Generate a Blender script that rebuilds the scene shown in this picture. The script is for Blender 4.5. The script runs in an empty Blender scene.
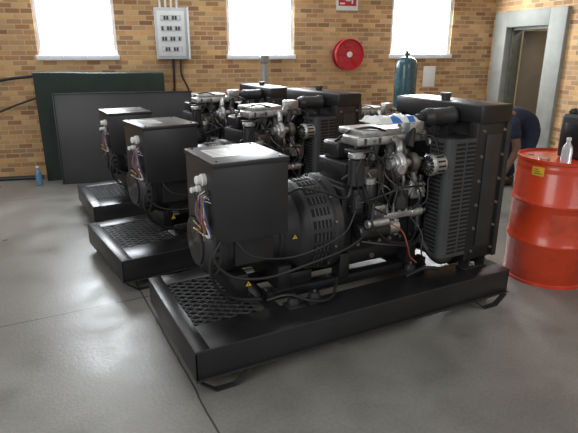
import bpy, bmesh, math, random
from mathutils import Vector, Matrix, Euler
random.seed(7)
R=math.radians
col=bpy.context.scene.collection

# ------------------------------------------------------------------ materials
def newmat(name):
    m=bpy.data.materials.new(name); m.use_nodes=True
    nt=m.node_tree; b=nt.nodes['Principled BSDF']
    return m,nt,b
def pmat(name,c,rough=.5,metal=0,var=.15,scale=12,bump=0.0,bscale=60,coat=0,trans=0):
    m,nt,b=newmat(name); N=nt.nodes; L=nt.links
    tc=N.new('ShaderNodeTexCoord'); no=N.new('ShaderNodeTexNoise')
    no.inputs['Scale'].default_value=scale; no.inputs['Detail'].default_value=4
    L.new(tc.outputs['Object'],no.inputs['Vector'])
    cr=N.new('ShaderNodeValToRGB')
    cr.color_ramp.elements[0].position=.3; cr.color_ramp.elements[1].position=.7
    cr.color_ramp.elements[0].color=[max(0,x*(1-var)) for x in c]+[1]
    cr.color_ramp.elements[1].color=[min(1,x*(1+var)) for x in c]+[1]
    L.new(no.outputs['Fac'],cr.inputs['Fac']); L.new(cr.outputs['Color'],b.inputs['Base Color'])
    mr=N.new('ShaderNodeMapRange'); mr.inputs['To Min'].default_value=max(0.02,rough-.08); mr.inputs['To Max'].default_value=min(1,rough+.1)
    L.new(no.outputs['Fac'],mr.inputs['Value']); L.new(mr.outputs['Result'],b.inputs['Roughness'])
    b.inputs['Metallic'].default_value=metal
    b.inputs['Coat Weight'].default_value=coat
    if trans: b.inputs['Transmission Weight'].default_value=trans
    if bump:
        n2=N.new('ShaderNodeTexNoise'); n2.inputs['Scale'].default_value=bscale
        L.new(tc.outputs['Object'],n2.inputs['Vector'])
        bp=N.new('ShaderNodeBump'); bp.inputs['Strength'].default_value=bump; bp.inputs['Distance'].default_value=.01
        L.new(n2.outputs['Fac'],bp.inputs['Height']); L.new(bp.outputs['Normal'],b.inputs['Normal'])
    return m
BLK=pmat('black_paint',(.015,.015,.016),.32,0,.2,5)
BLK2=pmat('black_satin',(.025,.025,.026),.42,0,.2,8)
BOXM=pmat('box_paint',(.022,.023,.025),.38,0,.1,6)
RUB=pmat('rubber',(.017,.017,.017),.42)
IRON=pmat('cast_iron_dark',(.030,.030,.031),.42,.35,.3,30,.3,90)
ALU=pmat('cast_aluminium',(.47,.47,.46),.36,.85,.25,25,.3,90)
STEEL=pmat('steel',(.45,.45,.45),.3,1,.15,20)
DGR=pmat('dark_grey',(.055,.057,.06),.45)
HOLE=pmat('shadow_black',(.005,.005,.005),.8)  # near-black pieces paint shade into slots and recesses; also sticker marks
WHT=pmat('white_plastic',(.75,.75,.73),.45,0,.05)
PALE=pmat('pale_label',(.50,.51,.50),.35,0,.2,30)
YEL=pmat('yellow_sticker',(.8,.5,.03),.5,0,.08)
BLUE=pmat('blue_print',(.03,.16,.5),.5)
REDW=pmat('red_wire',(.28,.04,.03),.45)
ORW=pmat('orange_wire',(.30,.08,.03),.45)
YW=pmat('yellow_wire',(.45,.38,.10),.45)
BRW=pmat('brown_wire',(.2,.09,.05),.5)
BLW=pmat('blue_wire',(.06,.10,.25),.5)
COPPER=pmat('exhaust_brown',(.12,.10,.085),.5,.6)
REDP=pmat('red_drum_paint',(.64,.058,.018),.27,0,.10,6,.05,20,.3)
REDR=pmat('red_reel',(.50,.02,.03),.35,0,.1)
GREEN=pmat('dark_green_canvas',(.015,.027,.021),.75,0,.3,4,.5,8)
PANEL=pmat('charcoal_sheet',(.032,.032,.034),.42,0,.15,3)
GREYP=pmat('grey_painted_concrete',(.26,.265,.235),.6,0,.12,6,.1,40)
GREYD=pmat('grey_door_frame',(.12,.125,.10),.5)
TAN=pmat('tan_plaster',(.50,.42,.27),.8,0,.15,3)
YDOOR=pmat('varnished_wood',(.6,.42,.14),.5,0,.2,4)
BDOOR=pmat('brown_door',(.13,.09,.05),.5,0,.2,4)
CABW=pmat('cabinet_white',(.76,.78,.78),.4,0,.04)
CABG=pmat('cabinet_grey',(.56,.58,.59),.4,0,.04)
GAS=pmat('dark_teal_gas_bottle',(.022,.075,.09),.25,0,.4,4,coat=.4)
GALV=pmat('galvanised',(.35,.36,.36),.4,.7,.2,18)
WOOD=pmat('pallet_wood',(.35,.24,.13),.8,0,.3,9)
NAVY=pmat('navy_cloth',(.014,.021,.048),.85,0,.25,14,.4,50)
SKIN=pmat('skin_brown',(.17,.09,.06),.5,0,.1,20)
HAIR=pmat('black_hair',(.01,.009,.008),.8,0,.2,60,.5,200)
SHOE=pmat('black_leather',(.012,.011,.010),.5)
CLEAR=pmat('clear_plastic',(.80,.86,.88),.12,0,.02,trans=.55)
WREV=pmat('white_reveal',(.80,.83,.88),.6,0,.05)

def brickmat():
    m,nt,b=newmat('face_brick'); N=nt.nodes; L=nt.links
    tc=N.new('ShaderNodeTexCoord'); s=N.new('ShaderNodeSeparateXYZ'); c=N.new('ShaderNodeCombineXYZ')
    L.new(tc.outputs['Object'],s.inputs[0]); L.new(s.outputs['X'],c.inputs['X']); L.new(s.outputs['Z'],c.inputs['Y'])
    def bt(c1,c2,bias,off):
        br=N.new('ShaderNodeTexBrick')
        mp=N.new('ShaderNodeMapping'); mp.inputs['Location'].default_value=off; L.new(c.outputs[0],mp.inputs['Vector']); L.new(mp.outputs[0],br.inputs['Vector'])
        br.inputs['Scale'].default_value=1
        br.inputs['Brick Width'].default_value=.17; br.inputs['Row Height'].default_value=.060
        br.inputs['Mortar Size'].default_value=.006; br.inputs['Mortar Smooth'].default_value=.2
        br.inputs['Bias'].default_value=bias
        br.inputs['Color1'].default_value=(*c1,1); br.inputs['Color2'].default_value=(*c2,1)
        br.inputs['Mortar'].default_value=(.56,.46,.33,1); return br
    br=bt((.74,.44,.18),(.13,.05,.025),-.1,(0,0,0))
    b2=bt((.76,.52,.26),(.42,.16,.055),0,(.17*14,.060*22,0))
    mx0=N.new('ShaderNodeMix'); mx0.data_type='RGBA'; mx0.inputs['Factor'].default_value=.36
    L.new(br.outputs['Color'],mx0.inputs[6]); L.new(b2.outputs['Color'],mx0.inputs[7])
    no=N.new('ShaderNodeTexNoise'); no.inputs['Scale'].default_value=1.6; no.inputs['Detail'].default_value=6
    L.new(tc.outputs['Object'],no.inputs['Vector'])
    cr=N.new('ShaderNodeValToRGB'); cr.color_ramp.elements[0].position=.3; cr.color_ramp.elements[1].position=.75
    cr.color_ramp.elements[0].color=(.66,.64,.61,1); cr.color_ramp.elements[1].color=(1.05,1.03,.98,1)
    L.new(no.outputs['Fac'],cr.inputs['Fac'])
    mx=N.new('ShaderNodeMix'); mx.data_type='RGBA'; mx.blend_type='MULTIPLY'; mx.inputs['Factor'].default_value=.8
    L.new(mx0.outputs[2],mx.inputs[6]); L.new(cr.outputs['Color'],mx.inputs[7])
    L.new(mx.outputs[2],b.inputs['Base Color']); b.inputs['Roughness'].default_value=.8
    bp=N.new('ShaderNodeBump'); bp.inputs['Strength'].default_value=.5; bp.inputs['Distance'].default_value=.01; bp.invert=True
    L.new(br.outputs['Fac'],bp.inputs['Height']); L.new(bp.outputs['Normal'],b.inputs['Normal'])
    return m
BRICK=brickmat()

def floormat():
    m,nt,b=newmat('worn_concrete'); N=nt.nodes; L=nt.links
    tc=N.new('ShaderNodeTexCoord')
    def noise(sc,det=6,dist=0):
        n=N.new('ShaderNodeTexNoise'); n.inputs['Scale'].default_value=sc; n.inputs['Detail'].default_value=det; n.inputs['Distortion'].default_value=dist
        L.new(tc.outputs['Object'],n.inputs['Vector']); return n
    n1=noise(.8,8,.5); n2=noise(3,9,.4); n3=noise(60,3)
    def ramp(n,p0,c0,p1,c1):
        r=N.new('ShaderNodeValToRGB'); e=r.color_ramp.elements
        e[0].position=p0; e[0].color=(*c0,1); e[1].position=p1; e[1].color=(*c1,1)
        L.new(n.outputs['Fac'],r.inputs['Fac']); return r
    r1=ramp(n1,.3,(.172,.166,.150),.7,(.275,.268,.245))
    r2=ramp(n2,.3,(.74,.74,.73),.7,(1.10,1.10,1.09))
    r3=ramp(n3,.4,(.90,.90,.90),.6,(1.05,1.05,1.05))
    def mul(a,b_,f=1):
        x=N.new('ShaderNodeMix'); x.data_type='RGBA'; x.blend_type='MULTIPLY'; x.inputs['Factor'].default_value=f
        L.new(a,x.inputs[6]); L.new(b_,x.inputs[7]); return x.outputs[2]
    c=mul(mul(r1.outputs[0],r2.outputs[0],.85),r3.outputs[0],.8)
    s=N.new('ShaderNodeSeparateXYZ'); L.new(tc.outputs['Object'],s.inputs[0])
    nw=noise(3,3)
    def line(sock,pos,w,period):
        a=N.new('ShaderNodeMath'); a.operation='ADD'; a.inputs[1].default_value=-pos+period/2+30*period; L.new(sock,a.inputs[0])
        jw=N.new('ShaderNodeMath'); jw.operation='MULTIPLY_ADD'; jw.inputs[1].default_value=.03; L.new(nw.outputs['Fac'],jw.inputs[0]); L.new(a.outputs[0],jw.inputs[2])
        mo=N.new('ShaderNodeMath'); mo.operation='MODULO'; mo.inputs[1].default_value=period; L.new(jw.outputs[0],mo.inputs[0])
        d=N.new('ShaderNodeMath'); d.operation='SUBTRACT'; d.inputs[1].default_value=period/2+.015; L.new(mo.outputs[0],d.inputs[0])
        ab=N.new('ShaderNodeMath'); ab.operation='ABSOLUTE'; L.new(d.outputs[0],ab.inputs[0])
        lt=N.new('ShaderNodeMath'); lt.operation='LESS_THAN'; lt.inputs[1].default_value=w; L.new(ab.outputs[0],lt.inputs[0])
        return lt.outputs[0]
    l1=line(s.outputs['X'],0.0,.005,3.6); l2=line(s.outputs['Y'],1.15,.005,3.0)
    mm=N.new('ShaderNodeMath'); mm.operation='MAXIMUM'; L.new(l1,mm.inputs[0]); L.new(l2,mm.inputs[1])
    x=N.new('ShaderNodeMix'); x.data_type='RGBA'; L.new(mm.outputs[0],x.inputs['Factor']); L.new(c,x.inputs[6]); x.inputs[7].default_value=(.06,.055,.048,1)
    L.new(x.outputs[2],b.inputs['Base Color'])
    mr=N.new('ShaderNodeMapRange'); mr.inputs['From Min'].default_value=.3; mr.inputs['From Max'].default_value=.7; mr.inputs['To Min'].default_value=.27; mr.inputs['To Max'].default_value=.46
    L.new(n2.outputs['Fac'],mr.inputs['Value']); L.new(mr.outputs['Result'],b.inputs['Roughness'])
    bp=N.new('ShaderNodeBump'); bp.inputs['Strength'].default_value=.12; bp.inputs['Distance'].default_value=.01
    L.new(n3.outputs['Fac'],bp.inputs['Height']); L.new(bp.outputs['Normal'],b.inputs['Normal'])
    return m
FLOOR=floormat()
def emat(name,c,s):
    m=bpy.data.materials.new(name); m.use_nodes=True; nt=m.node_tree
    b=nt.nodes['Principled BSDF']; b.inputs['Base Color'].default_value=(.8,.85,.9,1)
    gr=nt.nodes.new('ShaderNodeTexNoise'); gr.inputs['Scale'].default_value=.8
    cr=nt.nodes.new('ShaderNodeValToRGB'); cr.color_ramp.elements[0].color=(*[x*.85 for x in c],1); cr.color_ramp.elements[1].color=(*c,1)
    nt.links.new(gr.outputs['Fac'],cr.inputs['Fac']); nt.links.new(cr.outputs['Color'],b.inputs['Emission Color'])
    b.inputs['Emission Strength'].default_value=s
    return m
GLOW=emat('sky_glow_pane',(.90,.95,1.0),16)  # pane glows white to stand for the overexposed sky outside

# ------------------------------------------------------------------ mesh builder
def catmull(pts,n=6):
    P=[Vector(p) for p in pts]
    if len(P)<3: return P
    Q=[P[0]*2-P[1]]+P+[P[-1]*2-P[-2]]; out=[]
    for i in range(1,len(Q)-2):
        a,b,c,d=Q[i-1:i+3]
        for k in range(n):
            t=k/n
            out.append(.5*((2*b)+(c-a)*t+(2*a-5*b+4*c-d)*t*t+(3*b-a-3*c+d)*t**3))
    out.append(P[-1]); return out
class MB:
    def __init__(s): s.v=[];s.f=[];s.m=[];s.mats=[]
    def mi(s,m):
        if m not in s.mats: s.mats.append(m)
        return s.mats.index(m)
    def add(s,vs,fs,mat):
        o=len(s.v); k=s.mi(mat); s.v+=[tuple(v) for v in vs]
        for f in fs: s.f.append([i+o for i in f]); s.m.append(k)
    def box(s,a,b,mat,bev=0,rot=None,seg=2):
        a=Vector(a);b=Vector(b);c=(a+b)/2;d=b-a
        bm=bmesh.new(); bmesh.ops.create_cube(bm,size=1)
        for v in bm.verts: v.co=Vector((v.co.x*d.x,v.co.y*d.y,v.co.z*d.z))
        if bev: bmesh.ops.bevel(bm,geom=list(bm.edges),offset=bev,segments=seg,profile=.5,affect='EDGES')
        M=Matrix.Translation(c)
        if rot: M=M@Euler(rot).to_matrix().to_4x4()
        bm.verts.index_update()
        s.add([M@v.co for v in bm.verts],[[v.index for v in f.verts] for f in bm.faces],mat); bm.free()
        return s
    def lathe(s,prof,p0,axis,mat,seg=24,cap=True):
        p0=Vector(p0); ax=Vector(axis).normalized()
        u=ax.orthogonal().normalized(); w=ax.cross(u)
        vs=[];fs=[]
        for a,r in prof:
            for i in range(seg):
                t=2*math.pi*i/seg; vs.append(p0+ax*a+(u*math.cos(t)+w*math.sin(t))*r)
        for j in range(len(prof)-1):
            for i in range(seg):
                k=(i+1)%seg; fs.append([j*seg+i,j*seg+k,(j+1)*seg+k,(j+1)*seg+i])
        if cap:
            fs.append([i for i in range(seg)][::-1]); n=(len(prof)-1)*seg; fs.append([n+i for i in range(seg)])
        s.add(vs,fs,mat); return s
    def cyl(s,p0,p1,r,mat,r2=None,seg=20,bev=0):
        p0=Vector(p0);p1=Vector(p1);L=(p1-p0).length; r2=r if r2 is None else r2
        pr=[(0,r),(L,r2)] if not bev else [(0,r-bev),(bev,r),(L-bev,r2),(L,r2-bev)]
        return s.lathe(pr,p0,p1-p0,mat,seg)
    def tube(s,pts,r,mat,seg=8,sm=6):
        P=catmull(pts,sm) if sm else [Vector(p) for p in pts]
        vs=[];fs=[];T=(P[1]-P[0]).normalized();u=T.orthogonal().normalized()
        for i,p in enumerate(P):
            T=(P[min(i+1,len(P)-1)]-P[max(i-1,0)]).normalized()
            u=(u-T*u.dot(T)).normalized(); w=T.cross(u)
            for k in range(seg):
                a=2*math.pi*k/seg; vs.append(p+(u*math.cos(a)+w*math.sin(a))*r)
        for j in range(len(P)-1):
            for i in range(seg):
                k=(i+1)%seg; fs.append([j*seg+i,j*seg+k,(j+1)*seg+k,(j+1)*seg+i])
        fs.append(list(range(seg))[::-1]); n=(len(P)-1)*seg; fs.append([n+i for i in range(seg)])
        s.add(vs,fs,mat); return s
    def torus(s,c,axis,R_,r,mat,seg=32,ms=8):
        c=Vector(c);ax=Vector(axis).normalized();u=ax.orthogonal().normalized();w=ax.cross(u);vs=[];fs=[]
        for i in range(seg):
            t=2*math.pi*i/seg;d=u*math.cos(t)+w*math.sin(t)
            for k in range(ms):
                a=2*math.pi*k/ms; vs.append(c+d*(R_+r*math.cos(a))+ax*r*math.sin(a))
        for i in range(seg):
            for k in range(ms):
                fs.append([i*ms+k,((i+1)%seg)*ms+k,((i+1)%seg)*ms+(k+1)%ms,i*ms+(k+1)%ms])
        s.add(vs,fs,mat); return s
    def poly(s,pts,mat,thick=None):
        P=[Vector(p) for p in pts]; n=len(P)
        if thick:
            t=Vector(thick); s.add(P+[p+t for p in P],[list(range(n))[::-1],[n+i for i in range(n)]]+[[i,(i+1)%n,n+(i+1)%n,n+i] for i in range(n)],mat)
        else: s.add(P,[list(range(n))],mat)
        return s
    def bolt(s,p,axis,r,mat,h=.012):
        ax=Vector(axis).normalized(); return s.lathe([(0,r*1.5),(.003,r*1.5),(.003,r),(h,r)],p,ax,mat,6)
    def obj(s,name,parent=None,label=None,ang=35,**kw):
        me=bpy.data.meshes.new(name); me.from_pydata(s.v,[],s.f)
        for m in s.mats: me.materials.append(m)
        me.polygons.foreach_set('material_index',s.m); me.polygons.foreach_set('use_smooth',[True]*len(s.f))
        bm=bmesh.new(); bm.from_mesh(me); bmesh.ops.recalc_face_normals(bm,faces=bm.faces); bm.to_mesh(me); bm.free()
        me.update(); me.set_sharp_from_angle(angle=R(ang))
        o=bpy.data.objects.new(name,me); col.objects.link(o)
        if parent: o.parent=parent
        if label: o['label']=label
        for k,v in kw.items(): o[k]=v
        return o
def empty(name,label,cat,loc=(0,0,0),rz=0,**kw):
    e=bpy.data.objects.new(name,None); e.empty_display_size=.2; col.objects.link(e)
    e.location=loc; e.rotation_euler=(0,0,rz); e['label']=label; e['category']=cat
    for k,v in kw.items(): e[k]=v
    return e

# ------------------------------------------------------------------ ROOM
PHI=R(-12.5); P0=Vector((-.534,5.341,0)); D=Vector((math.cos(PHI),math.sin(PHI),0)); NR=Vector((math.sin(PHI),-math.cos(PHI),0))
CORN=6.70
def W(s,n,z): return P0+D*s+NR*n+Vector((0,0,z))
C0=P0+D*CORN
fl=MB().box((-7,-5,-.1),(9,8,0),FLOOR).obj('floor',kind='structure')
SILL=1.47; WTOP=2.95; WH=3.7
wins=[(.30,1.24),(2.65,3.57),(5.02,6.0)]
w=MB(); xs=[-6.0]
for a,b in wins:
    w.box((xs[-1],0,0),(a,.24,WH),BRICK); w.box((a,0,0),(b,.24,SILL),BRICK); w.box((a,0,WTOP),(b,.24,WH),BRICK); xs.append(b)
w.box((xs[-1],0,0),(CORN+.24,.24,WH),BRICK)
wb=w.obj('wall_back',kind='structure'); wb.location=P0; wb.rotation_euler=(0,0,PHI)
for i,(a,b) in enumerate(wins):
    m=MB(); t=.045
    m.box((a,.03,SILL),(a+t,.20,WTOP),WREV,.004); m.box((b-t,.03,SILL),(b,.20,WTOP),WREV,.004)
    m.box((a,.03,WTOP-t),(b,.20,WTOP),WREV,.004); m.box((a-.02,-.03,SILL-.03),(b+.02,.22,SILL+.03),WREV,.006)
    m.box((a+t,.15,SILL+.03),(b-t,.16,WTOP-t),GLOW)
    o=m.obj('window_%d'%(i+1),kind='structure'); o.location=P0; o.rotation_euler=(0,0,PHI)
Q0,Q1,DH=.38,1.22,1.87
w=MB()
w.box((-.0,0,0),(Q0-.28,.24,WH),BRICK); w.box((Q0-.28,0,2.08),(Q1+.30,.24,WH),BRICK); w.box((Q1+.30,0,0),(8.5,.24,WH),BRICK)
wr=w.obj('wall_right',kind='structure')
wr.location=C0; rq=math.atan2(NR.y,NR.x)
wr.rotation_euler=(0,0,rq)
yd=Vector((-math.sin(rq),math.cos(rq),0)); sg=1 if yd.dot(D)>0 else -1
f=MB()
f.box((Q0-.28,-.05*sg,0),(Q0,.24*sg,2.08),GREYP,.006); f.box((Q1,-.05*sg,0),(Q1+.30,.24*sg,2.08),GREYP,.006); f.box((Q0,-.05*sg,DH),(Q1,.24*sg,2.08),GREYP,.006)
f.box((Q0,.05*sg,0),(Q0+.04,.20*sg,DH),GREYD); f.box((Q1-.04,.05*sg,0),(Q1,.20*sg,DH),GREYD); f.box((Q0,.05*sg,DH-.04),(Q1,.20*sg,DH),GREYD)
fo=f.obj('door_1',kind='structure'); fo.location=C0; fo.rotation_euler=(0,0,rq)
f=MB()
f.box((-1.2,1.5*sg,0),(3.5,1.6*sg,2.5),TAN); f.box((-1.3,.24*sg,0),(-1.2,1.6*sg,2.5),TAN); f.box((3.5,.24*sg,0),(3.6,1.6*sg,2.5),TAN); f.box((-1.3,.24*sg,2.5),(3.6,1.6*sg,2.6),TAN)
fo=f.obj('wall_passage',kind='structure'); fo.location=C0; fo.rotation_euler=(0,0,rq)
f=MB(); f.box((0,-.02,0.01),(.58,.02,1.82),BDOOR,.003); f.box((.58,-.022,.01),(.61,.022,1.82),YDOOR); f.cyl((.53,-.05,.95),(.53,.05,.95),.012,STEEL,seg=12); f.cyl((.53,-.05,.95),(.45,-.05,.95),.009,STEEL,seg=12)
fo=f.obj('door_2',kind='structure'); fo.location=C0+NR*(Q0+.05)+D*.22; fo.rotation_euler=(0,0,math.atan2(D.y,D.x)-R(38))
if sg<0:
    for v in wr.data.vertices: v.co.y*=-1
def WR(q,n,z): return C0+NR*q-D*n+Vector((0,0,z))

# ------------------------------------------------------------------ GENERATOR SET
G=empty('generator_set','open black diesel generator set on a steel skid with loose wiring','generator')
GW=.93; L_=2.1; ZT=.228; ZB=.066
m=MB()
m.box((0,0,ZT-.008),(L_,.235,ZT),BLK,.002); m.box((0,0,ZB),(L_,.010,ZT-.001),BLK,.002); m.box((-.004,-.014,ZB),(L_+.004,.07,ZB+.006),BLK2,.001)
m.box((0,.225,.12),(L_,.235,ZT-.004),BLK)
m.box((0,.79,ZT-.008),(L_,GW,ZT),BLK,.002); m.box((0,GW-.010,ZB),(L_,GW,ZT-.001),BLK,.002); m.box((0,GW-.07,ZB),(L_,GW+.014,ZB+.006),BLK,.001)
m.box((0,.79,.12),(L_,.80,ZT-.004),BLK)
m.box((-.002,.0,ZB),(.01,GW,ZT-.001),BLK,.002); m.box((L_-.01,0,ZB),(L_+.002,GW,ZT-.001),BLK,.002)
m.box((0,.0,ZT-.010),(.075,GW,ZT+.001),BLK,.002); m.box((.48,.22,ZT-.010),(.56,.80,ZT+.001),BLK,.002)
m.box((1.55,.22,ZT-.05),(1.65,.80,ZT-.002),BLK); m.box((1.95,.2,ZT-.05),(L_,.80,ZT),BLK,.002)
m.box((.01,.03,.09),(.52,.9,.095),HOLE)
for yy in (.30,.60): m.box((.52,yy,ZT),(1.66,yy+.07,ZT+.055),BLK,.003)
m.box((-.003,-.004,ZT-.012),(L_+.003,.003,ZT-.001),BLK2,.001)  # slightly lighter strip paints an edge highlight along the skid lip
skid=m.obj('skid',G)
m=MB()
x0,x1,y0,y1=.07,.485,.225,.80; st=.052
def clip(p,q):
    t0,t1=0,1;dx,dy=q[0]-p[0],q[1]-p[1]
    for pp,qq in ((-dx,p[0]-x0),(dx,x1-p[0]),(-dy,p[1]-y0),(dy,y1-p[1])):
        if abs(pp)<1e-9:
            if qq<0:return None
        else:
            r=qq/pp
            if pp<0: t0=max(t0,r)
            else: t1=min(t1,r)
    if t0>=t1-.02:return None
    return (p[0]+dx*t0,p[1]+dy*t0),(p[0]+dx*t1,p[1]+dy*t1)
for sgn in (1,-1):
    for i in range(-30,50):
        a=(x0-.5,y0+i*st-sgn*.5*.6-.0); b=(x1+.5,a[1]+sgn*(x1-x0+1)*.6)
        cc=clip(a,b)
        if cc:
            (ax,ay),(bx,by)=cc; dv=Vector((bx-ax,by-ay,0)).normalized(); nn=Vector((-dv.y,dv.x,0))*.0032
            A=Vector((ax,ay,ZT-.012));B=Vector((bx,by,ZT-.012))
            m.poly([A-nn,B-nn,B+nn,A+nn],DGR,(0,0,.008))
m.obj('mesh_grate',skid)
for xx in (.04,L_-.26):
    for yy in (-.03,GW-.04):
        m=MB()
        P=[(xx-.03,ZB+.002),(xx+.05,.004),(xx+.15,.004),(xx+.23,ZB+.002)]
        for (a,b),(c_,d) in zip(P[:-1],P[1:]):
            v=Vector((c_-a,0,d-b)).normalized(); n_=Vector((-v.z,0,v.x))*.003
            A=Vector((a,yy,b));B=Vector((c_,yy,d))
            m.poly([A-n_,B-n_,B+n_,A+n_],BLK2,(0,.035,0))
        m.obj('foot',skid)
for xx,yy in ((.63,.20),(.76,.20),(1.5,.265),(.63,.70),(1.5,.70)):
    m=MB(); m.box((xx-.05,yy-.045,ZT),(xx+.05,yy+.045,ZT+.010),BLK2,.003)
    m.lathe([(0,.036),(.02,.038),(.035,.030),(.045,.030)],(xx,yy,ZT+.010),(0,0,1),BLK2,16); m.bolt((xx,yy,ZT+.052),(0,0,1),.011,STEEL,.02)
    m.obj('vibration_mount',skid)
# alternator
AY,AZ=.47,.60
m=MB()
m.lathe([(0,.09),(.0,.14),(.03,.175),(.06,.19),(.065,.205),(.10,.205),(.105,.195),(.40,.195),(.405,.205),(.43,.205),(.44,.20),(.50,.215),(.52,.225)],(.18,AY,AZ),(1,0,0),BLK2,56)
m.lathe([(0,.225),(.03,.255),(.04,.262),(.19,.268),(.20,.285),(.24,.285),(.24,.24)],(.70,AY,AZ),(1,0,0),BLK2,56)
for i in range(24):
    a=2*math.pi*i/24; d=Vector((0,math.cos(a),math.sin(a)))
    p=Vector((.815,AY,AZ))+d*.265
    m.box(p-Vector((.055,.022,.002)),p+Vector((.055,.022,.002)),HOLE,0,(a-math.pi/2,0,0))
    for q in (-.036,-.012,.012,.036): m.box(p+d*.002-Vector((.004-q,.022,.003)),p+d*.002+Vector((.004+q,.022,.003)),DGR,0,(a-math.pi/2,0,0))
    if i%2: m.bolt(Vector((.90,AY,AZ))+d*.276,(-1,0,0),.008,STEEL)
    p=Vector((.23,AY,AZ))+d*.187
    m.box(p-Vector((.02,.010,.003)),p+Vector((.02,.010,.003)),HOLE,0,(a-math.pi/2,0,0))
m.box((.32,.262,.50),(.54,.275,.70),BLK2,.004)
alt=m.obj('alternator',G)
for xx in (.32,.58):
    m=MB(); m.box((xx,.29,ZT+.055),(xx+.08,.65,.43),BLK,.005); m.box((xx-.03,.27,ZT+.055),(xx+.11,.31,ZT+.07),BLK,.003); m.obj('mounting_foot',alt)
m=MB(); m.lathe([(0,.13),(.012,.13),(.014,.11)],(.18,AY,AZ),(-1,0,0),BLK2,32)
for k in range(4): m.torus((.167,AY,AZ),(1,0,0),.03+.022*k,.003,BLK,28,6)
m.obj('fan_cover',alt)
def warn(x,y,z,s,par):
    m=MB(); m.poly([(x-s,y,z-s*.6),(x+s,y,z-s*.6),(x,y,z+s)],YEL,(0,.001,0))
    m.box((x-s*.1,y-.001,z-s*.2),(x+s*.1,y+.0005,z+s*.4),HOLE); m.box((x-s*.1,y-.001,z-s*.45),(x+s*.1,y+.0005,z-s*.3),HOLE)
    m.obj('warning_sticker',par,'yellow triangle hazard sticker')
warn(.66,.245,.61,.015,alt); warn(.40,.2885,.37,.017,alt)
# control box
BX0,BX1,BY0,BY1,BZ0,BZ1=.18,.57,.15,.58,.68,1.08
m=MB(); m.box((BX0,BY0,BZ0),(BX1,BY1,BZ1-.02),BOXM,.005)
m.box((BX0+.05,.4,BZ0-.05),(BX1-.05,.55,BZ0+.02),BLK)
m.cyl((BX0-.001,.22,.92),(BX0-.012,.22,.92),.02,BLK2)
cb=m.obj('control_box',G)
m=MB(); m.box((BX0-.006,BY0-.006,BZ1-.025),(BX1+.006,BY1+.006,BZ1),BOXM,.004)
for a,b in ((BX0+.03,BY0+.03),(BX1-.03,BY0+.03),(BX0+.03,BY1-.03),(BX1-.03,BY1-.03)): m.bolt((a,b,BZ1),(0,0,1),.005,BLK,.005)
m.obj('lid',cb)
m=MB(); m.box((BX0+.05,BY1-.30,BZ1),(BX0+.19,BY1-.10,BZ1+.0015),PALE)
for k in range(5): m.box((BX0+.065,BY1-.28+k*.034,BZ1+.0015),(BX0+.165,BY1-.272+k*.034,BZ1+.002),DGR)
m.obj('paper_label',cb,'pale paper label')
for (yy,zz,r_) in ((.27,.98,1),(.36,.91,.7)):
    m=MB(); m.lathe([(0,.03*r_),(.02,.03*r_),(.022,.022*r_),(.045,.022*r_),(.05,.016*r_)],(BX0,yy,zz),(-1,0,0),WHT,16)
    m.obj('cable_gland',cb,'white plastic cable gland')
cols=[BRW,YW,WHT,RUB,BRW,BLW,RUB,REDW,BRW,PALE]
m=MB(); random.seed(3)
for i,cm in enumerate(cols*2):
    y=.20+.02*random.random()*6; j=lambda s:(random.random()-.5)*s
    m.tube([(BX0+.002,y,.90+j(.05)),(BX0-.03+j(.02),y+j(.04),.89+j(.04)),(BX0-.038+j(.03),y-.02+j(.06),.81+j(.05)),(BX0-.025+j(.03),y-.03+j(.10),.74+j(.08)),(BX0-.04+j(.04),y+j(.10),.73+j(.10))],.0034,cm,6,5)
m.obj('wire_bundle',cb,'loose multicoloured wire tails')
CB=[([(BX0+.02,.14,.70),(BX0-.02,.13,.62),(BX0+.06,.11,.52),(BX0+.25,.10,.48),(.7,.12,.50),(.95,.14,.54),(1.1,.18,.60),(1.22,.2,.70)],.007),
 ([(BX0+.1,.16,.69),(.36,.12,.60),(.6,.11,.56),(.9,.15,.61),(1.02,.20,.72)],.005),
 ([(BX1-.03,.3,.75),(.66,.26,.87),(.8,.20,.86),(.95,.20,.80),(1.03,.25,.86)],.008),
 ([(.2,.2,.68),(.16,.2,.55),(.2,.22,.42),(.3,.24,.33),(.45,.24,.29)],.009)]
for p_,r_ in CB: MB().tube(p_,r_,RUB,8).obj('control_cable',cb)

# engine
m=MB()
m.box((.96,.31,.40),(1.50,.63,.82),IRON,.012)
m.box((.94,.28,.42),(1.0,.66,.80),IRON,.01)
for k in range(6): m.box((1.03+k*.08,.298,.43),(1.045+k*.08,.315,.80),IRON,.003)
m.box((1.0,.30,.60),(1.46,.312,.62),IRON)
m.box((.98,.315,.82),(1.49,.62,.93),IRON,.008)
for k in range(6):
    for zz in (.44,.77,.87): m.bolt((1.07+k*.075,.303,zz),(0,-1,0),.008,STEEL)
eng=m.obj('engine',G)
m=MB(); m.box((1.49,.30,.45),(1.53,.62,.92),ALU,.012)
m.cyl((1.53,.38,.70),(1.545,.38,.70),.04,ALU)
for k in range(5): m.bolt((1.51,.30,.48+k*.09),(0,-1,0),.007,STEEL)
m.obj('timing_cover',eng,'cast aluminium timing cover')
m=MB(); m.box((1.0,.34,.29),(1.46,.60,.40),BLK,.025,seg=3); m.box((.98,.32,.39),(1.48,.62,.405),BLK)
m.bolt((1.2,.34,.33),(0,-1,0),.012,STEEL)
m.obj('oil_pan',eng)
m=MB(); m.box((1.0,.44,.93),(1.46,.61,1.03),BLK,.02,seg=3)
for k in range(4): m.lathe([(0,.012),(.01,.012)],(1.06+k*.115,.525,1.03),(0,0,1),STEEL,8)
m.lathe([(0,.03),(.03,.03),(.035,.025)],(1.40,.52,1.03),(0,0,1),RUB,16)
m.obj('valve_cover',eng)
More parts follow.
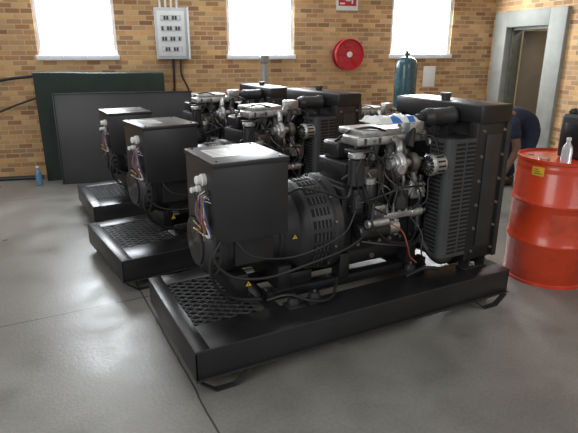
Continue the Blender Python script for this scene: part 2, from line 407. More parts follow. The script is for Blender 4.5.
m=MB(); m.box((1.02,.265,1.03),(1.49,.43,1.085),ALU,.012,seg=3); m.box((1.05,.28,1.08),(1.32,.52,1.115),ALU,.008)
for k in range(5): m.box((1.06+k*.095,.262,1.04),(1.075+k*.095,.268,1.075),DGR)
for k in range(4):
    x=1.08+k*.11; m.tube([(x,.33,1.04),(x,.35,1.0),(x,.36,.93),(x,.35,.88)],.024,ALU,12)
    m.bolt((x+.05,.262,1.06),(0,-1,0),.007,STEEL); m.bolt((x+.05,.30,1.085),(0,0,1),.008,STEEL)
m.tube([(1.46,.33,1.06),(1.51,.33,1.07),(1.55,.32,1.04),(1.56,.30,1.0)],.028,ALU,14)
m.box((1.35,.25,1.08),(1.45,.34,1.15),ALU,.008)
m.obj('intake_manifold',eng,'silver cast aluminium intake manifold')
m=MB(); T=(1.24,.20,.93)
pts=[]
for k in range(15):
    a=R(-60+k*24); rr=.043+.0010*k
    pts.append((T[0]+.0,T[1]+math.cos(a)*rr,T[2]+math.sin(a)*rr))
m.tube(pts,.022,ALU,12,3)
m.cyl((T[0]-.035,T[1],T[2]),(T[0]+.03,T[1],T[2]),.048,ALU,bev=.006); m.cyl((T[0]-.06,T[1],T[2]),(T[0]-.03,T[1],T[2]),.03,ALU)
m.cyl((T[0]+.03,T[1],T[2]),(T[0]+.08,T[1],T[2]),.028,STEEL)
m.torus((T[0]+.10,T[1],T[2]),(1,0,0),.036,.023,COPPER,24,10); m.cyl((T[0]+.08,T[1],T[2]),(T[0]+.125,T[1],T[2]),.038,COPPER)
m.tube([(T[0]-.0,T[1]+.0,T[2]+.06),(T[0],T[1]-.01,T[2]+.09),(T[0]+.02,T[1]+.03,T[2]+.12),(T[0]+.03,T[1]+.08,T[2]+.13)],.021,ALU,12)
m.tube([(T[0]+.03,T[1],T[2]-.04),(T[0]+.04,T[1]-.01,T[2]-.11),(T[0]+.03,T[1]+.03,T[2]-.18),(T[0]+.03,T[1]+.1,T[2]-.2)],.010,STEEL,10)
m.tube([(T[0]+.11,T[1],T[2]-.04),(T[0]+.12,T[1],T[2]-.12),(T[0]+.09,T[1]+.02,T[2]-.2),(T[0]+.05,T[1]+.03,T[2]-.22)],.018,ALU,10)
m.cyl((T[0]-.02,T[1]-.07,T[2]-.02),(T[0]-.02,T[1]-.04,T[2]-.02),.028,ALU,bev=.004)
m.obj('turbocharger',eng,'silver turbocharger with curved outlet pipe')
m=MB(); m.box((1.02,.265,.83),(1.46,.315,.90),COPPER,.015)
for k in range(4): m.box((1.05+k*.11,.26,.81),(1.10+k*.11,.32,.92),COPPER,.008)
m.obj('exhaust_manifold',eng,'brown cast exhaust manifold')
m=MB(); m.cyl((1.0,.215,.55),(1.2,.215,.55),.05,BLK,bev=.006); m.cyl((1.2,.215,.55),(1.27,.215,.55),.045,ALU,bev=.005)
m.cyl((1.03,.165,.61),(1.17,.165,.61),.025,ALU,bev=.004); m.bolt((1.17,.155,.62),(1,0,0),.008,COPPER); m.bolt((1.17,.175,.60),(1,0,0),.008,COPPER)
m.box((1.24,.19,.50),(1.27,.31,.60),ALU,.004)
m.obj('starter_motor',eng,'black and silver starter motor')
m=MB(); m.lathe([(0,.035),(.01,.044),(.11,.044),(.12,.04)],(1.30,.23,.65),(0,0,1),BLK2,20); m.cyl((1.30,.23,.77),(1.30,.23,.795),.047,ALU,bev=.005); m.box((1.28,.24,.77),(1.32,.32,.79),ALU,.004)
m.obj('oil_filter',eng)
m=MB(); m.box((1.17,.20,.60),(1.37,.26,.64),ALU,.008); m.box((1.12,.22,.60),(1.2,.31,.69),ALU,.01)
for k in range(4): m.lathe([(0,.011),(.03,.011),(.03,.007),(.05,.007)],(1.20+k*.045,.22,.64),(0,0,1),STEEL,8)
for k in range(4): m.tube([(1.20+k*.045,.22,.685),(1.20+k*.045,.2,.78+.01*k),(1.12+k*.09,.24,.84),(1.08+k*.11,.27,.90)],.0035,STEEL,6)
m.cyl((1.36,.22,.62),(1.44,.22,.62),.032,ALU,bev=.005); m.cyl((1.44,.22,.62),(1.47,.22,.62),.018,STEEL)
m.obj('fuel_injection_pump',eng,'silver fuel injection pump with steel lines')
m=MB(); m.cyl((1.42,.16,.91),(1.52,.16,.91),.064,ALU,bev=.012)
for k in range(14):
    a=2*math.pi*k/14; d=Vector((0,math.cos(a),math.sin(a))); p=Vector((1.417,.16,.91))+d*.042
    m.box(p-Vector((.003,.004,.013)),p+Vector((.003,.004,.013)),HOLE,0,(a-math.pi/2,0,0))
    p=Vector((1.47,.16,.91))+d*.064; m.box(p-Vector((.025,.005,.002)),p+Vector((.025,.005,.002)),HOLE,0,(a-math.pi/2,0,0))
m.cyl((1.52,.16,.91),(1.56,.16,.91),.030,BLK); m.box((1.46,.18,.83),(1.5,.32,.86),BLK,.003); m.cyl((1.40,.16,.91),(1.42,.16,.91),.020,STEEL)
m.obj('charging_alternator',eng,'silver finned charging alternator')
m=MB(); m.cyl((1.535,.45,.55),(1.56,.45,.55),.085,BLK2); m.cyl((1.535,.47,.80),(1.56,.47,.80),.07,BLK2)
m.tube([(1.55,.365,.55),(1.55,.24,.72),(1.55,.13,.88),(1.55,.16,.942),(1.55,.47,.872),(1.55,.54,.80),(1.55,.53,.54),(1.55,.45,.465),(1.55,.365,.55)],.009,RUB,6,4)
m.cyl((1.56,.47,.78),(1.60,.47,.78),.05,IRON)
for k in range(7):
    a=2*math.pi*k/7; d=Vector((0,math.cos(a),math.sin(a))); t=Vector((0,-math.sin(a),math.cos(a)))
    A=Vector((1.585,.47,.75)); m.poly([A+d*.04-t*.02,A+d*.24-t*.05,A+d*.24+t*.05+Vector((.03,0,0)),A+d*.04+t*.02+Vector((.02,0,0))],DGR,(.004,0,0))
m.obj('fan_belt_drive',eng)
m=MB(); m.lathe([(0,.03),(.01,.045),(.15,.045),(.16,.03)],(1.00,.24,.82),(0,0,1),BLK2,20); m.cyl((1.0,.24,.98),(1.0,.24,1.01),.048,ALU,bev=.004)
m.box((.97,.24,.995),(1.12,.32,1.02),BLK,.004)
m.obj('fuel_filter',eng,'black fuel filter canister with silver head')
m=MB(); m.lathe([(0,.03),(.01,.036),(.10,.036),(.11,.03)],(1.08,.23,.72),(0,0,1),BLK2,20); m.cyl((1.08,.23,.83),(1.08,.23,.86),.038,ALU); m.obj('water_separator',eng)
m=MB(); m.box((1.36,.21,.70),(1.46,.30,.80),ALU,.012,seg=3); m.cyl((1.41,.18,.75),(1.41,.21,.75),.03,ALU,bev=.005); m.bolt((1.41,.18,.75),(0,-1,0),.012,STEEL)
for a_,b_ in ((1.375,.715),(1.445,.715),(1.375,.785),(1.445,.785)): m.bolt((a_,.21,b_),(0,-1,0),.007,STEEL)
m.obj('water_pump',eng,'silver coolant pump housing')
m=MB(); m.box((.98,.23,.66),(1.05,.30,.80),BLK2,.008); m.box((.99,.222,.69),(1.04,.232,.77),DGR,.003); m.obj('relay_box',eng)
random.seed(11)
hs=[([(1.0,.22,1.0),(1.05,.17,1.02),(1.12,.19,.97),(1.18,.22,1.0)],.006),([(1.0,.2,.98),(.96,.18,.9),(1.0,.19,.78),(1.08,.2,.70),(1.18,.19,.64)],.006),
([(1.36,.2,.64),(1.42,.15,.7),(1.44,.17,.82),(1.46,.17,.84)],.005),([(1.02,.5,1.03),(1.05,.4,1.10),(1.12,.3,1.13),(1.2,.27,1.11)],.007),
([(1.08,.18,.72),(1.05,.14,.62),(1.1,.13,.55),(1.2,.15,.48),(1.35,.18,.45),(1.45,.24,.5)],.006),([(1.4,.25,1.08),(1.48,.2,1.06),(1.5,.17,.98)],.005),
([(1.15,.2,.86),(1.12,.16,.8),(1.16,.15,.72),(1.2,.18,.68)],.005),([(.95,.3,.85),(1.0,.26,.9),(1.06,.24,.95),(1.1,.25,1.03)],.008),
([(1.3,.18,.86),(1.34,.14,.8),(1.38,.15,.72),(1.35,.18,.66)],.005),([(1.02,.2,.50),(1.2,.16,.46),(1.4,.2,.42),(1.5,.25,.48)],.010),([(.98,.26,.70),(1.1,.17,.76),(1.25,.15,.80),(1.42,.19,.78)],.006)]
for k in range(7):
    a=(1.0+random.random()*.4,.22+random.random()*.05,.9+random.random()*.12); b=(1.0+random.random()*.45,.2+random.random()*.05,.55+random.random()*.2)
    hs.append(([a,((a[0]+b[0])/2,.16+random.random()*.04,(a[2]+b[2])/2),b],.0035))
for p,r_ in hs: MB().tube(p,r_,RUB,8).obj('engine_hose',eng)
MB().tube([(1.16,.15,.61),(1.24,.12,.55),(1.27,.1,.46),(1.31,.12,.38),(1.36,.12,.33)],.004,ORW,8).obj('battery_cable',eng,'dull orange battery cable')
MB().tube([(1.36,.215,.60),(1.4,.14,.5),(1.38,.11,.4),(1.43,.12,.3)],.0045,RUB,8).obj('battery_cable',eng)
eng.location=(-.01,0,.03); eng.scale=(1.05,1,1)
for xx in (.97,1.47):
    m=MB(); m.box((xx,.27,ZT+.055),(xx+.07,.36,.44),BLK,.005); m.obj('engine_bracket',G)
MB().box((.64,.33,ZT+.055),(.82,.40,ZT+.13),BLK,.006).obj('junction_box',G)
MB().tube([(.5,.27,.26),(.6,.2,.30),(.72,.14,.26),(.85,.16,.245),(.95,.26,.3)],.009,RUB,8).obj('fuel_hose',G)
MB().tube([(1.42,.2,.24),(1.5,.14,.30),(1.6,.13,.28),(1.64,.2,.25)],.012,RUB,8).obj('fuel_hose',G)
# radiator
RX0,RX1,RY0,RY1,RZ0,RZ1=1.80,2.03,.09,.85,.31,1.27
m=MB(); m.box((RX0+.03,RY0+.02,RZ0+.06),(RX1-.03,RY1-.02,RZ1-.1),HOLE)
m.box((RX0,RY0,RZ0),(RX1,RY0+.035,RZ1-.03),BLK,.006); m.box((RX0,RY1-.035,RZ0),(RX1,RY1,RZ1-.03),BLK,.006)
m.box((RX0-.01,RY0-.01,RZ1-.11),(RX1+.01,RY1+.01,RZ1),BLK,.012,seg=3); m.box((RX0,RY0,RZ0),(RX1,RY1,RZ0+.07),BLK,.006)
m.box((RX0-.03,RY0-.005,RZ0),(RX0,RY0+.06,RZ1-.1),BLK,.004)
m.box((RX1-.02,RY0-.014,RZ0),(RX1+.012,RY0+.03,RZ1-.1),BLK2,.003)
for k in range(22): m.box((RX1-.035,RY0+.035,RZ0+.08+k*.037),(RX1-.02,RY1-.035,RZ0+.085+k*.037),BLK2)
for k in range(6): m.bolt((RX0+.025,RY0,RZ0+.06+.15*k),(0,-1,0),.007,STEEL); m.bolt((RX1-.035,RY0,RZ0+.06+.15*k),(0,-1,0),.007,STEEL)
m.box((RX0+.05,RY0-.010,.40),(RX1-.06,RY0,1.1),BLK2,.004)
for yy in (RY0+.02,RY1-.10):
    m.box((RX0+.02,yy,ZT),(RX1-.02,yy+.08,ZT+.01),BLK2,.002); m.box((RX0+.04,yy,ZT),(RX0+.05,yy+.08,RZ0+.01),BLK2); m.box((RX1-.05,yy,ZT),(RX1-.04,yy+.08,RZ0+.01),BLK2)
    m.bolt((RX0+.10,yy+.04,ZT+.01),(0,0,1),.01,STEEL)
rad=m.obj('radiator',G)
MB().lathe([(0,.03),(.02,.03),(.022,.036),(.04,.036)],(RX0+.1,.5,RZ1),(0,0,1),BLK2,16).obj('radiator_cap',rad)
m=MB()
GX0,GX1=1.575,RX0-.005
rc=.045; gz0=.36
for yn,s_ in ((RY0,1),(RY1,-1)):
    P=[(GX1,yn)]
    for k in range(0,7):
        a=R(90*k/6); P.append((GX0+rc-rc*math.sin(a),yn+s_*rc*(1-math.cos(a))))
    P.append((GX0,yn+s_*.16))
    for (a,b),(c_,d) in zip(P[:-1],P[1:]):
        dv=Vector((c_-a,d-b,0)).normalized(); nn=Vector((-dv.y,dv.x,0))*.003
        A=Vector((a,b,gz0));B=Vector((c_,d,gz0)); m.poly([A-nn,B-nn,B+nn,A+nn],DGR,(0,0,1.085-gz0))
    for k in range(27):
        z=gz0+.025+k*.0255
        for xa,xb in ((GX0+.045,GX0+.115),(GX0+.13,GX1-.012)): m.box((xa,yn-.0045,z),(xb,yn+.0045,z+.014),HOLE)
        m.box((GX0-.0045,min(yn+s_*.05,yn+s_*.15),z),(GX0+.0045,max(yn+s_*.05,yn+s_*.15),z+.014),HOLE)
m.box((GX0+.02,RY0+.01,1.075),(GX1,RY1-.01,1.085),BLK,.002)
for k in range(9):
    m.torus((GX0+.035,.47,.70),(1,0,0),.08+.028*k,.003,BLK2,40,6)
m.box((GX1-.04,RY0+.03,gz0),(GX1,RY1-.03,1.07),BLK,.003)
m.obj('fan_guard',rad,'black slotted sheet metal fan guard')
m=MB(); m.tube([(RX0,.35,1.15),(1.75,.35,1.16),(1.66,.37,1.14),(1.60,.42,1.05),(1.57,.45,.95)],.026,RUB,14)
m.torus((RX0-.02,.35,1.15),(1,0,0),.03,.004,STEEL,20,6); m.obj('coolant_hose',rad)
MB().tube([(RX0,.25,.40),(1.72,.16,.33),(1.62,.16,.33),(1.56,.26,.44)],.026,RUB,14).obj('coolant_hose',rad)
m=MB(); m.lathe([(0,.04),(.01,.046),(.03,.052),(.04,.057),(.06,.057),(.065,.052),(.20,.052),(.21,.057),(.23,.057),(.24,.05),(.245,.035)],(1.54,.30,1.19),(1,0,0),BLK2,32)
m.tube([(1.54,.30,1.19),(1.49,.30,1.19),(1.45,.29,1.16),(1.43,.26,1.12),(1.39,.22,1.04)],.024,RUB,14)
m.box((1.58,.26,1.08),(1.61,.34,1.15),BLK); m.box((1.71,.26,1.08),(1.74,.34,1.15),BLK)
m.obj('air_cleaner',G,'black cylindrical air cleaner with elbow hose')

def deepcopy(src,parent=None,flt=None):
    o=src.copy(); col.objects.link(o)
    if parent: o.parent=parent
    for c_ in list(src.children):
        if flt and not flt(c_): continue
        deepcopy(c_,o,flt)
    return o
G['group']='row of generator sets'
G2=deepcopy(G); G2.location=(-.01,1.29,0); G2.rotation_euler=(0,0,R(6))
G3=deepcopy(G); G3.location=(-.03,2.68,0); G3.rotation_euler=(0,0,R(2))
G2['label']='open black diesel generator set standing between two others'
G3['label']='open black diesel generator set beside the charcoal sheet metal'
for g,dx,sz in ((G2,-.09,1),(G3,-.06,.95)):
    for c_ in g.children:
        if c_.name.startswith('skid'): c_.location.x=dx
        if c_.name.startswith('control_box'): c_.scale.z=sz
        if c_.name.startswith('radiator') or c_.name.startswith('air_cleaner'):
            k_=.96 if sz==1 else .93; c_.scale.z=k_; c_.location.z=.228*(1-k_)
SE=empty('diesel_engine','loose black diesel engine resting on a wooden pallet','engine',(3.0-1.24,2.95-.45,-.195))
e=deepcopy(eng,SE,lambda c_: not c_.name.startswith('battery_cable'))
m=MB()
for k in range(5): m.box((-.45,-.4+k*.17,.10),(.45,-.28+k*.17,.12),WOOD,.003)
for k in range(3): m.box((-.45+k*.40,-.4,.0),(-.35+k*.40,.40,.10),WOOD,.003)
pl=m.obj('pallet',None,'wooden pallet carrying a loose engine',category='pallet'); pl.location=(3.0,2.95,0.0)

# packet on main engine
m=MB(); nx,ny=14,8; vs=[];fs=[]
random.seed(5); PX,PY,PZ=1.15,.20,1.184
for j in range(ny):
    for i in range(nx):
        e_=min(i,nx-1-i,j,ny-1-j); vs.append((PX+i*.023,PY+j*.028,PZ+.006+ (.0 if e_==0 else .018+.014*random.random())))
for j in range(ny-1):
    for i in range(nx-1): fs.append([j*nx+i,j*nx+i+1,(j+1)*nx+i+1,(j+1)*nx+i])
for f_ in fs:
    i=f_[0]%nx; m.add([vs[q] for q in f_],[[0,1,2,3]],BLUE if 4<=i<=6 or (i in(9,10) and f_[0]//nx<3) else WHT)
m.box((PX+.005,PY+.005,PZ),(PX+.29,PY+.19,PZ+.008),WHT)
m.obj('plastic_packet',None,'white and blue plastic packet lying on the engine',ang=60,category='packet')

# ------------------------------------------------------------------ DRUM
DR=empty('oil_drum','glossy red steel oil drum with a yellow sticker','drum',(2.72,.18,0))
m=MB(); r=.286
pr=[(0,r-.01),(.0,r+.004),(.02,r+.004),(.025,r-.004),(.03,r)]
def rib(z): return [(z-.022,r),(z-.010,r+.009),(z,r+.012),(z+.010,r+.009),(z+.022,r)]
pr+=rib(.30)+rib(.58)
for z in (.80,.815,.83): pr+=[(z-.006,r),(z,r-.003)]
pr+=[(.855,r-.003),(.86,r+.004),(.88,r+.004),(.881,r-.004),(.865,r-.008),(.862,0.001)]
m.lathe(pr,(0,0,0),(0,0,1),REDP,72,cap=False); m.lathe([(0.004,r-.01),(.005,.001)],(0,0,0),(0,0,1),REDP,40,cap=False)
db=m.obj('drum_body',DR,ang=50)
MB().lathe([(0,.036),(.01,.036),(.012,.028)],(-.17,.02,.862),(0,0,1),STEEL,20).obj('bung',db)
MB().lathe([(0,.02),(.01,.02)],(-.10,.18,.862),(0,0,1),STEEL,16).obj('bung',db)
def patch(a0,a1,z0,z1,rr,mat,n=10):
    m=MB(); vs=[];fs=[]
    for i in range(n+1):
        a=R(a0+(a1-a0)*i/n)
        for z in (z0,z1): vs.append((rr*math.cos(a),rr*math.sin(a),z))
    for i in range(n): fs.append([2*i,2*i+2,2*i+3,2*i+1])
    m.add(vs,fs,mat); return m
m=patch(178,195,.775,.835,r+.0015,YEL)
for k in range(3):
    q=patch(181,193-k*3,.788+k*.014,.792+k*.014,r+.003,DGR); m.add(q.v,q.f,DGR)
m.obj('sticker',db,'yellow product sticker')
patch(212,262,.38,.53,r+.0012,pmat('faded_red',(.57,.075,.03),.45,0,.2,10)).obj('faded_label',db,'faded paper label patch')
bx,by=2.575,.06
m=MB(); m.lathe([(0,.03),(.004,.033),(.09,.033),(.11,.028),(.135,.013),(.15,.013)],(bx,by,.8635),(0,0,1),CLEAR,24)
bo=m.obj('plastic_bottle',None,'clear plastic bottle standing on the red drum',category='bottle')
MB().cyl((bx,by,1.0135),(bx,by,1.03),.015,WHT).obj('bottle_cap',bo)
m=MB(); jx,jy=2.80,.13
m.box((jx-.085,jy-.11,.8645),(jx+.085,jy+.11,1.16),BLK2,.025,seg=4)
m.box((jx-.06,jy-.09,1.15),(jx+.06,jy+.02,1.19),BLK2,.012)
m.tube([(jx,jy-.08,1.18),(jx,jy-.07,1.235),(jx,jy+.02,1.245),(jx,jy+.05,1.16)],.014,BLK2,10)
m.box((jx-.087,jy-.07,.92),(jx-.083,jy+.07,1.10),BLK,.002)
jc=m.obj('jerrycan',None,'black plastic jerrycan standing on the red drum',category='jerrycan')
MB().lathe([(0,.028),(.02,.028),(.03,.02)],(jx,jy+.08,1.16),(0,.3,1),RUB,16).obj('cap',jc)

# ------------------------------------------------------------------ wall things
HR=empty('fire_hose_reel','round red fire hose reel mounted on brick wall','fire hose reel',W(4.30,.008,1.50),PHI)
m=MB()
for y_ in (-.20,-.06): m.lathe([(0,.05),(.0,.200),(.012,.207),(.02,.200),(.022,.06)],(0,y_,0),(0,-1,0),REDR,48)
m.lathe([(0,.207),(.05,.207),(.052,.196),(.02,.190)],(0,-.20,0),(0,-1,0),REDR,48,cap=False)
m.torus((0,-.250,0),(0,1,0),.201,.007,REDR,48,8); m.torus((0,-.223,0),(0,1,0),.10,.006,REDR,40,8)
for k in range(6):
    a=math.pi*k/3; m.tube([(.04*math.cos(a),-.225,.04*math.sin(a)),(.195*math.cos(a),-.225,.195*math.sin(a))],.006,REDR,6)
m.obj('reel_disc',HR)
m=MB()
for rr in (.15,.172):
    for k in range(3): m.torus((0,-.095-k*.034,0),(0,1,0),rr,.015,RUB,40,8)
m.cyl((0,-.06,0),(0,-.20,0),.14,RUB)
m.obj('hose',HR)
m=MB(); m.cyl((0,0,0),(0,-.24,0),.028,STEEL); m.lathe([(0,.06),(.02,.06)],(0,0,0),(0,-1,0),REDR,24); m.cyl((0,-.223,0),(0,-.245,0),.04,WHT,bev=.006)
m.obj('hub',HR,'pale hub and steel axle')
SG=MB(); SG.box((-.16,-.012,-.16),(.16,0,.16),WHT,.003)
SG.box((-.13,-.014,-.10),(.13,-.011,.14),REDR); SG.torus((0.01,-.015,.03),(0,1,0),.06,.012,WHT,32,6); SG.torus((0.01,-.015,.03),(0,1,0),.025,.01,WHT,24,6); SG.box((.06,-.018,-.07),(.08,-.013,.04),WHT); SG.box((-.11,-.018,-.08),(-.04,-.013,-.06),WHT)
o=SG.obj('fire_hose_sign',None,'white and red fire hose reel pictogram sign',category='sign'); o.location=W(4.33,.003,2.24); o.rotation_euler=(0,0,PHI)
EC=empty('distribution_board','white electrical distribution board with breakers on brick wall','electrical panel',W(1.92,.003,1.45),PHI)
m=MB(); m.box((-.20,-.13,0),(.20,0,.62),CABG,.006); m.box((-.17,-.137,.04),(.17,-.128,.58),CABW,.003)
for j in range(4):
    m.box((-.13,-.140,.09+j*.125),(.13,-.136,.155+j*.125),CABG)
    for k in range(7): m.box((-.12+k*.034,-.146,.10+j*.125),(-.097+k*.034,-.139,.145+j*.125),DGR if (k+j)%3 else WHT)
m.obj('cabinet_body',EC)
MB().box((.20,-.30,.0),(.212,-.13,.62),CABW,.003).obj('cabinet_door',EC)
for k in range(4): MB().cyl((-.12+k*.07,-.04,.62),(-.12+k*.07,-.04,2.2),.014,WHT,seg=12).obj('conduit',EC)
MB().tube([(.10,-.04,0),(.10,-.04,-.2),(.2,-.05,-.5),(.25,-.06,-1.3)],.012,RUB,8).obj('cable',EC)
MB().tube([(.0,-.04,0),(.0,-.04,-.3),(-.02,-.05,-.6),(-.02,-.06,-1.2)],.014,RUB,8).obj('cable',EC)
m=MB(); wd_=1.62; h=1.08
m.box((0,-.01,0),(wd_,.01,h),PANEL,.004); m.box((0,-.022,h-.015),(wd_,.01,h),PANEL,.003); m.box((0,-.022,0),(.015,.01,h),PANEL,.003); m.box((wd_-.015,-.022,0),(wd_,.01,h),PANEL,.003)
o=m.obj('sheet_metal',None,'wide plain charcoal sheet metal leaning upright',category='metal sheet'); o.location=W(.48,.60,.003); o.rotation_euler=(R(-4),0,PHI)
m=MB(); nx=28; vs=[]
s0,s1,n0,n1=.27,1.78,.08,.36
prof=[(-.02,0),(-.01,.35),(0,.7),(.0,.97),(.02,.995),(.06,1.0),(.3,1.0),(.6,1.0),(.95,1.0),(1,.98),(1.0,.0)]
for j,(pn,pz) in enumerate(prof):
    for i in range(nx):
        u=i/(nx-1); top=1.31-.02*u+.003*math.sin(u*9)
        fold=.006*math.sin(u*46+j)*(1 if pz<.9 else .1)
        vs.append(W(s0+(s1-s0)*u, n1-(n1-n0)*pn+fold, max(.0,top*pz)))
fs=[[j*nx+i,j*nx+i+1,(j+1)*nx+i+1,(j+1)*nx+i] for j in range(len(prof)-1) for i in range(nx-1)]
fs.append([j*nx for j in range(len(prof))]); fs.append([j*nx+nx-1 for j in range(len(prof))][::-1])
m.add(vs,fs,GREEN)
m.obj('covered_bench',None,'long bench covered with a dark green canvas sheet',ang=40,category='covered bench')
MB().tube([W(-2.2,.10,.75),W(-1.2,.12,1.0),W(-.6,.12,1.12),W(-.1,.14,1.22),W(.24,.2,1.26)],.018,RUB,8).obj('black_cable',None,'thick black cable slung along the brick wall',category='cable')
MB().tube([W(-2.2,.10,.55),W(-1.2,.13,.62),W(-.5,.14,.74),W(.0,.16,.92),W(.24,.16,1.0)],.012,RUB,8).obj('black_cable',None,'thin black cable slung along the brick wall',category='cable')
MB().tube([W(-2.5,.18,.026),W(-1.2,.2,.026),W(-.2,.22,.026),W(.2,.23,.026)],.025,RUB,10).obj('floor_pipe',None,'black pipe lying along the wall base',category='pipe')
m=MB(); m.lathe([(0,.032),(.005,.036),(.14,.036),(.17,.03),(.2,.015),(.215,.015)],(-.45,4.74,.001),(0,0,1),pmat('blue_clear_plastic',(.15,.33,.5),.15,0,.05,trans=.3),20)
bo=m.obj('water_bottle',None,'small blue plastic water bottle on the concrete floor',category='bottle'); MB().cyl((-.45,4.74,.216),(-.45,4.74,.235),.017,WHT).obj('bottle_cap',bo)
m=MB(); m.box((-.035,-.03,0),(.035,.03,1.5),GALV,.004); m.box((-.15,-.15,0),(.15,.15,.012),GALV,.003); m.box((-.05,-.045,1.4),(.05,.045,1.5),GALV,.006)
o=m.obj('steel_post',None,'grey galvanised steel stand post behind the generators',category='post'); o.location=(2.36,4.28,0)
GC=empty('gas_cylinder','tall dark teal gas cylinder with brass valve','gas cylinder',(3.64,3.0,0))
m=MB(); m.lathe([(0,.10),(.01,.132),(1.36,.132),(1.41,.127),(1.45,.11),(1.475,.08),(1.485,.048),(1.49,.03)],(0,0,0),(0,0,1),GAS,40); m.obj('cylinder_body',GC,ang=50)
m=MB(); m.cyl((0,0,1.485),(0,0,1.54),.018,DGR,seg=12); m.cyl((-.03,0,1.52),(.045,0,1.52),.012,DGR,seg=10); m.lathe([(0,.03),(.015,.03)],(0,0,1.54),(0,0,1),DGR,16); m.obj('valve',GC)
m=MB(); m.box((-.10,-.004,-.15),(.10,0,.15),WHT,.001); o=m.obj('notice_paper',None,'plain white paper notice taped to brick wall',category='paper'); o.location=W(5.68,.002,1.18); o.rotation_euler=(0,0,PHI)

# ------------------------------------------------------------------ PERSON
PE=empty('person','person in navy overalls bending down beside the doorway','person',(4.60,1.98,0),R(177))
def skin(name,chain,mat,par,root=0,sub=2):
    vs=[];es=[];rs=[];idx={}
    for key,co,r_,pa in chain:
        idx[key]=len(vs); vs.append(co); rs.append(r_)
        if pa is not None: es.append((idx[pa],idx[key]))
    me=bpy.data.meshes.new(name); me.from_pydata(vs,es,[]); me.materials.append(mat)
    o=bpy.data.objects.new(name,me); col.objects.link(o); o.parent=par
    md=o.modifiers.new('s','SKIN'); md.use_smooth_shade=True
    for i,r_ in enumerate(rs):
        sv=me.skin_vertices[0].data[i]; sv.radius=r_ if isinstance(r_,tuple) else (r_,r_); sv.use_root=(i==root)
    ss=o.modifiers.new('ss','SUBSURF'); ss.levels=sub; ss.render_levels=sub
    return o
ch=[('pel',(0,0,.78),(.15,.12),None),('bel',(.14,0,.84),(.145,.12),'pel'),('che',(.32,0,.84),(.17,.125),'bel'),('sho',(.44,0,.81),(.12,.09),'che'),('nek',(.53,0,.77),.052,'sho'),('hd0',(.59,0,.73),.065,'nek'),('hd1',(.66,0,.68),.085,'hd0'),('hd2',(.71,0,.63),.07,'hd1')]
for s_,n in ((1,'l'),(-1,'r')):
    ch+=[('hip'+n,(0,s_*.10,.72),.105,'pel'),('kne'+n,(.12,s_*.14,.42),.062,'hip'+n),('ank'+n,(-.02,s_*.15,.09),.04,'kne'+n),('toe'+n,(.15,s_*.16,.04),.035,'ank'+n),
         ('sh'+n,(.40,s_*.19,.78),.06,'sho'),('el'+n,(.36,s_*.24,.53),.045,'sh'+n),('wr'+n,(.44,s_*.20,.30),.030,'el'+n),('pa'+n,(.46,s_*.19,.24),(.038,.022),'wr'+n),('pb'+n,(.475,s_*.185,.20),(.038,.02),'pa'+n)]
body=skin('body',ch,SKIN,PE)
for s_ in (1,-1):
    for k in range(4):
        y=s_*.185+(k-1.5)*.019; l=(.06,.072,.066,.05)[k]
        skin('finger',[('a',(.475,y,.205),.009,None),('b',(.49,y,.205-l*.55),.0085,'a'),('c',(.475,y,.205-l),.007,'b')],SKIN,body,sub=1)
    skin('thumb',[('a',(.47,s_*.185-s_*.03,.235),.011,None),('b',(.50,s_*.185-s_*.05,.21),.009,'a'),('c',(.51,s_*.185-s_*.045,.18),.008,'b')],SKIN,body,sub=1)
cl=[('pel',(0,0,.78),(.17,.14),None),('bel',(.14,0,.845),(.165,.135),'pel'),('che',(.32,0,.845),(.19,.14),'bel'),('sho',(.44,0,.815),(.14,.10),'che'),('nek',(.50,0,.78),.075,'sho')]
for s_,n in ((1,'l'),(-1,'r')):
    cl+=[('hip'+n,(0,s_*.10,.72),.125,'pel'),('kne'+n,(.12,s_*.14,.42),.085,'hip'+n),('ank'+n,(-.02,s_*.15,.11),.07,'kne'+n),
         ('sh'+n,(.40,s_*.19,.78),.078,'sho'),('el'+n,(.372,s_*.225,.63),.064,'sh'+n)]
skin('overalls',cl,NAVY,body)
for s_ in (1,-1):
    m=MB(); m.box((-.07,s_*.155-.045,.0),(.20,s_*.155+.045,.085),SHOE,.03,seg=3); m.box((-.07,s_*.155-.04,.05),(.04,s_*.155+.04,.13),SHOE,.03,seg=3); m.obj('shoe',body,ang=80)
hm=Matrix.Translation((.665,0,.67))@Matrix.Rotation(R(130),4,'Y')
m=MB()
def ell(c,rx,ry,rz,mat,n=14):
    bm=bmesh.new(); bmesh.ops.create_uvsphere(bm,u_segments=n,v_segments=n//2+2,radius=1); bm.verts.index_update()
    m.add([hm@(Vector(c)+Vector((v.co.x*rx,v.co.y*ry,v.co.z*rz))) for v in bm.verts],[[v.index for v in f.verts] for f in bm.faces],mat); bm.free()
ell((0,0,0),.095,.078,.115,SKIN,20)
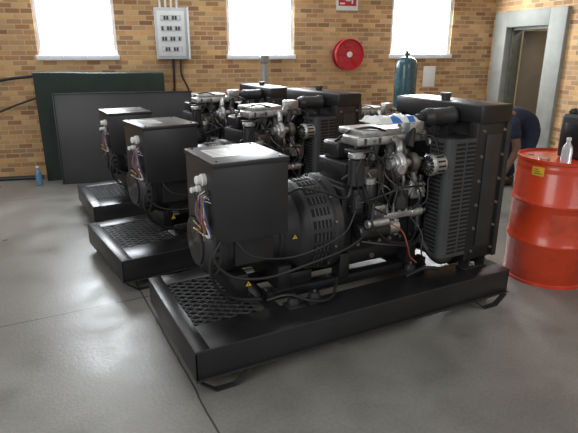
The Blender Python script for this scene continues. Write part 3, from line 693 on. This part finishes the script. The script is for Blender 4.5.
ell((.095,0,-.01),.016,.013,.022,SKIN); ell((.087,.03,.012),.008,.012,.006,WHT); ell((.087,-.03,.012),.008,.012,.006,WHT); ell((.088,0,-.05),.008,.022,.006,BRW)
ell((0,.08,0),.018,.008,.028,SKIN); ell((0,-.08,0),.018,.008,.028,SKIN)
m.obj('head',body,ang=80)
m=MB(); ell((-.018,0,.03),.096,.084,.105,HAIR,20); m.obj('hair',body,ang=80)

# ------------------------------------------------------------------ LIGHT
def area(name,loc,target,size,power,color=(1,1,1),sy=None):
    l=bpy.data.lights.new(name,'AREA'); l.energy=power; l.color=color; l.shape='RECTANGLE'; l.size=size; l.size_y=sy or size
    o=bpy.data.objects.new(name,l); col.objects.link(o); o.location=loc
    o.rotation_euler=(Vector(target)-Vector(loc)).to_track_quat('-Z','Y').to_euler(); return o
for i,(a,b) in enumerate(wins):
    p=W((a+b)/2,.06,2.25); area('window_daylight',p,p+NR*3-Vector((0,0,1.6)),.9,(40,44,60)[i],(.92,.96,1),1.3)
area('open_bay_daylight',(-4.5,-2.0,3.0),(.5,1.5,.4),3.0,150,(1,.99,.97))
area('open_bay_daylight',(2.0,-4.5,3.2),(1.5,.8,.4),2.5,55,(1,.98,.94))
area('overhead_fill',(1.0,3.4,4.6),(1.0,3.4,0),2.5,60,(1,.97,.92))  # added overhead fill lamp, not a skylight of this workshop
p=WR(.8,-.9,2.2); area('passage_lamp',p,p-Vector((0,0,1)),.5,30,(1,.93,.75))
wd=bpy.data.worlds.new('w'); bpy.context.scene.world=wd; wd.use_nodes=True
wd.node_tree.nodes['Background'].inputs[0].default_value=(.95,.97,1,1); wd.node_tree.nodes['Background'].inputs[1].default_value=.50
# ------------------------------------------------------------------ CAMERA
cd=bpy.data.cameras.new('camera'); cd.lens=32.2; cd.sensor_width=36; cam=bpy.data.objects.new('camera',cd); col.objects.link(cam)
cam.location=(-.58,-2.066,1.58); cam.rotation_euler=(R(72),0,R(-27.5)); bpy.context.scene.camera=cam
sc=bpy.context.scene; sc.view_settings.view_transform='Standard'; sc.view_settings.exposure=-.22
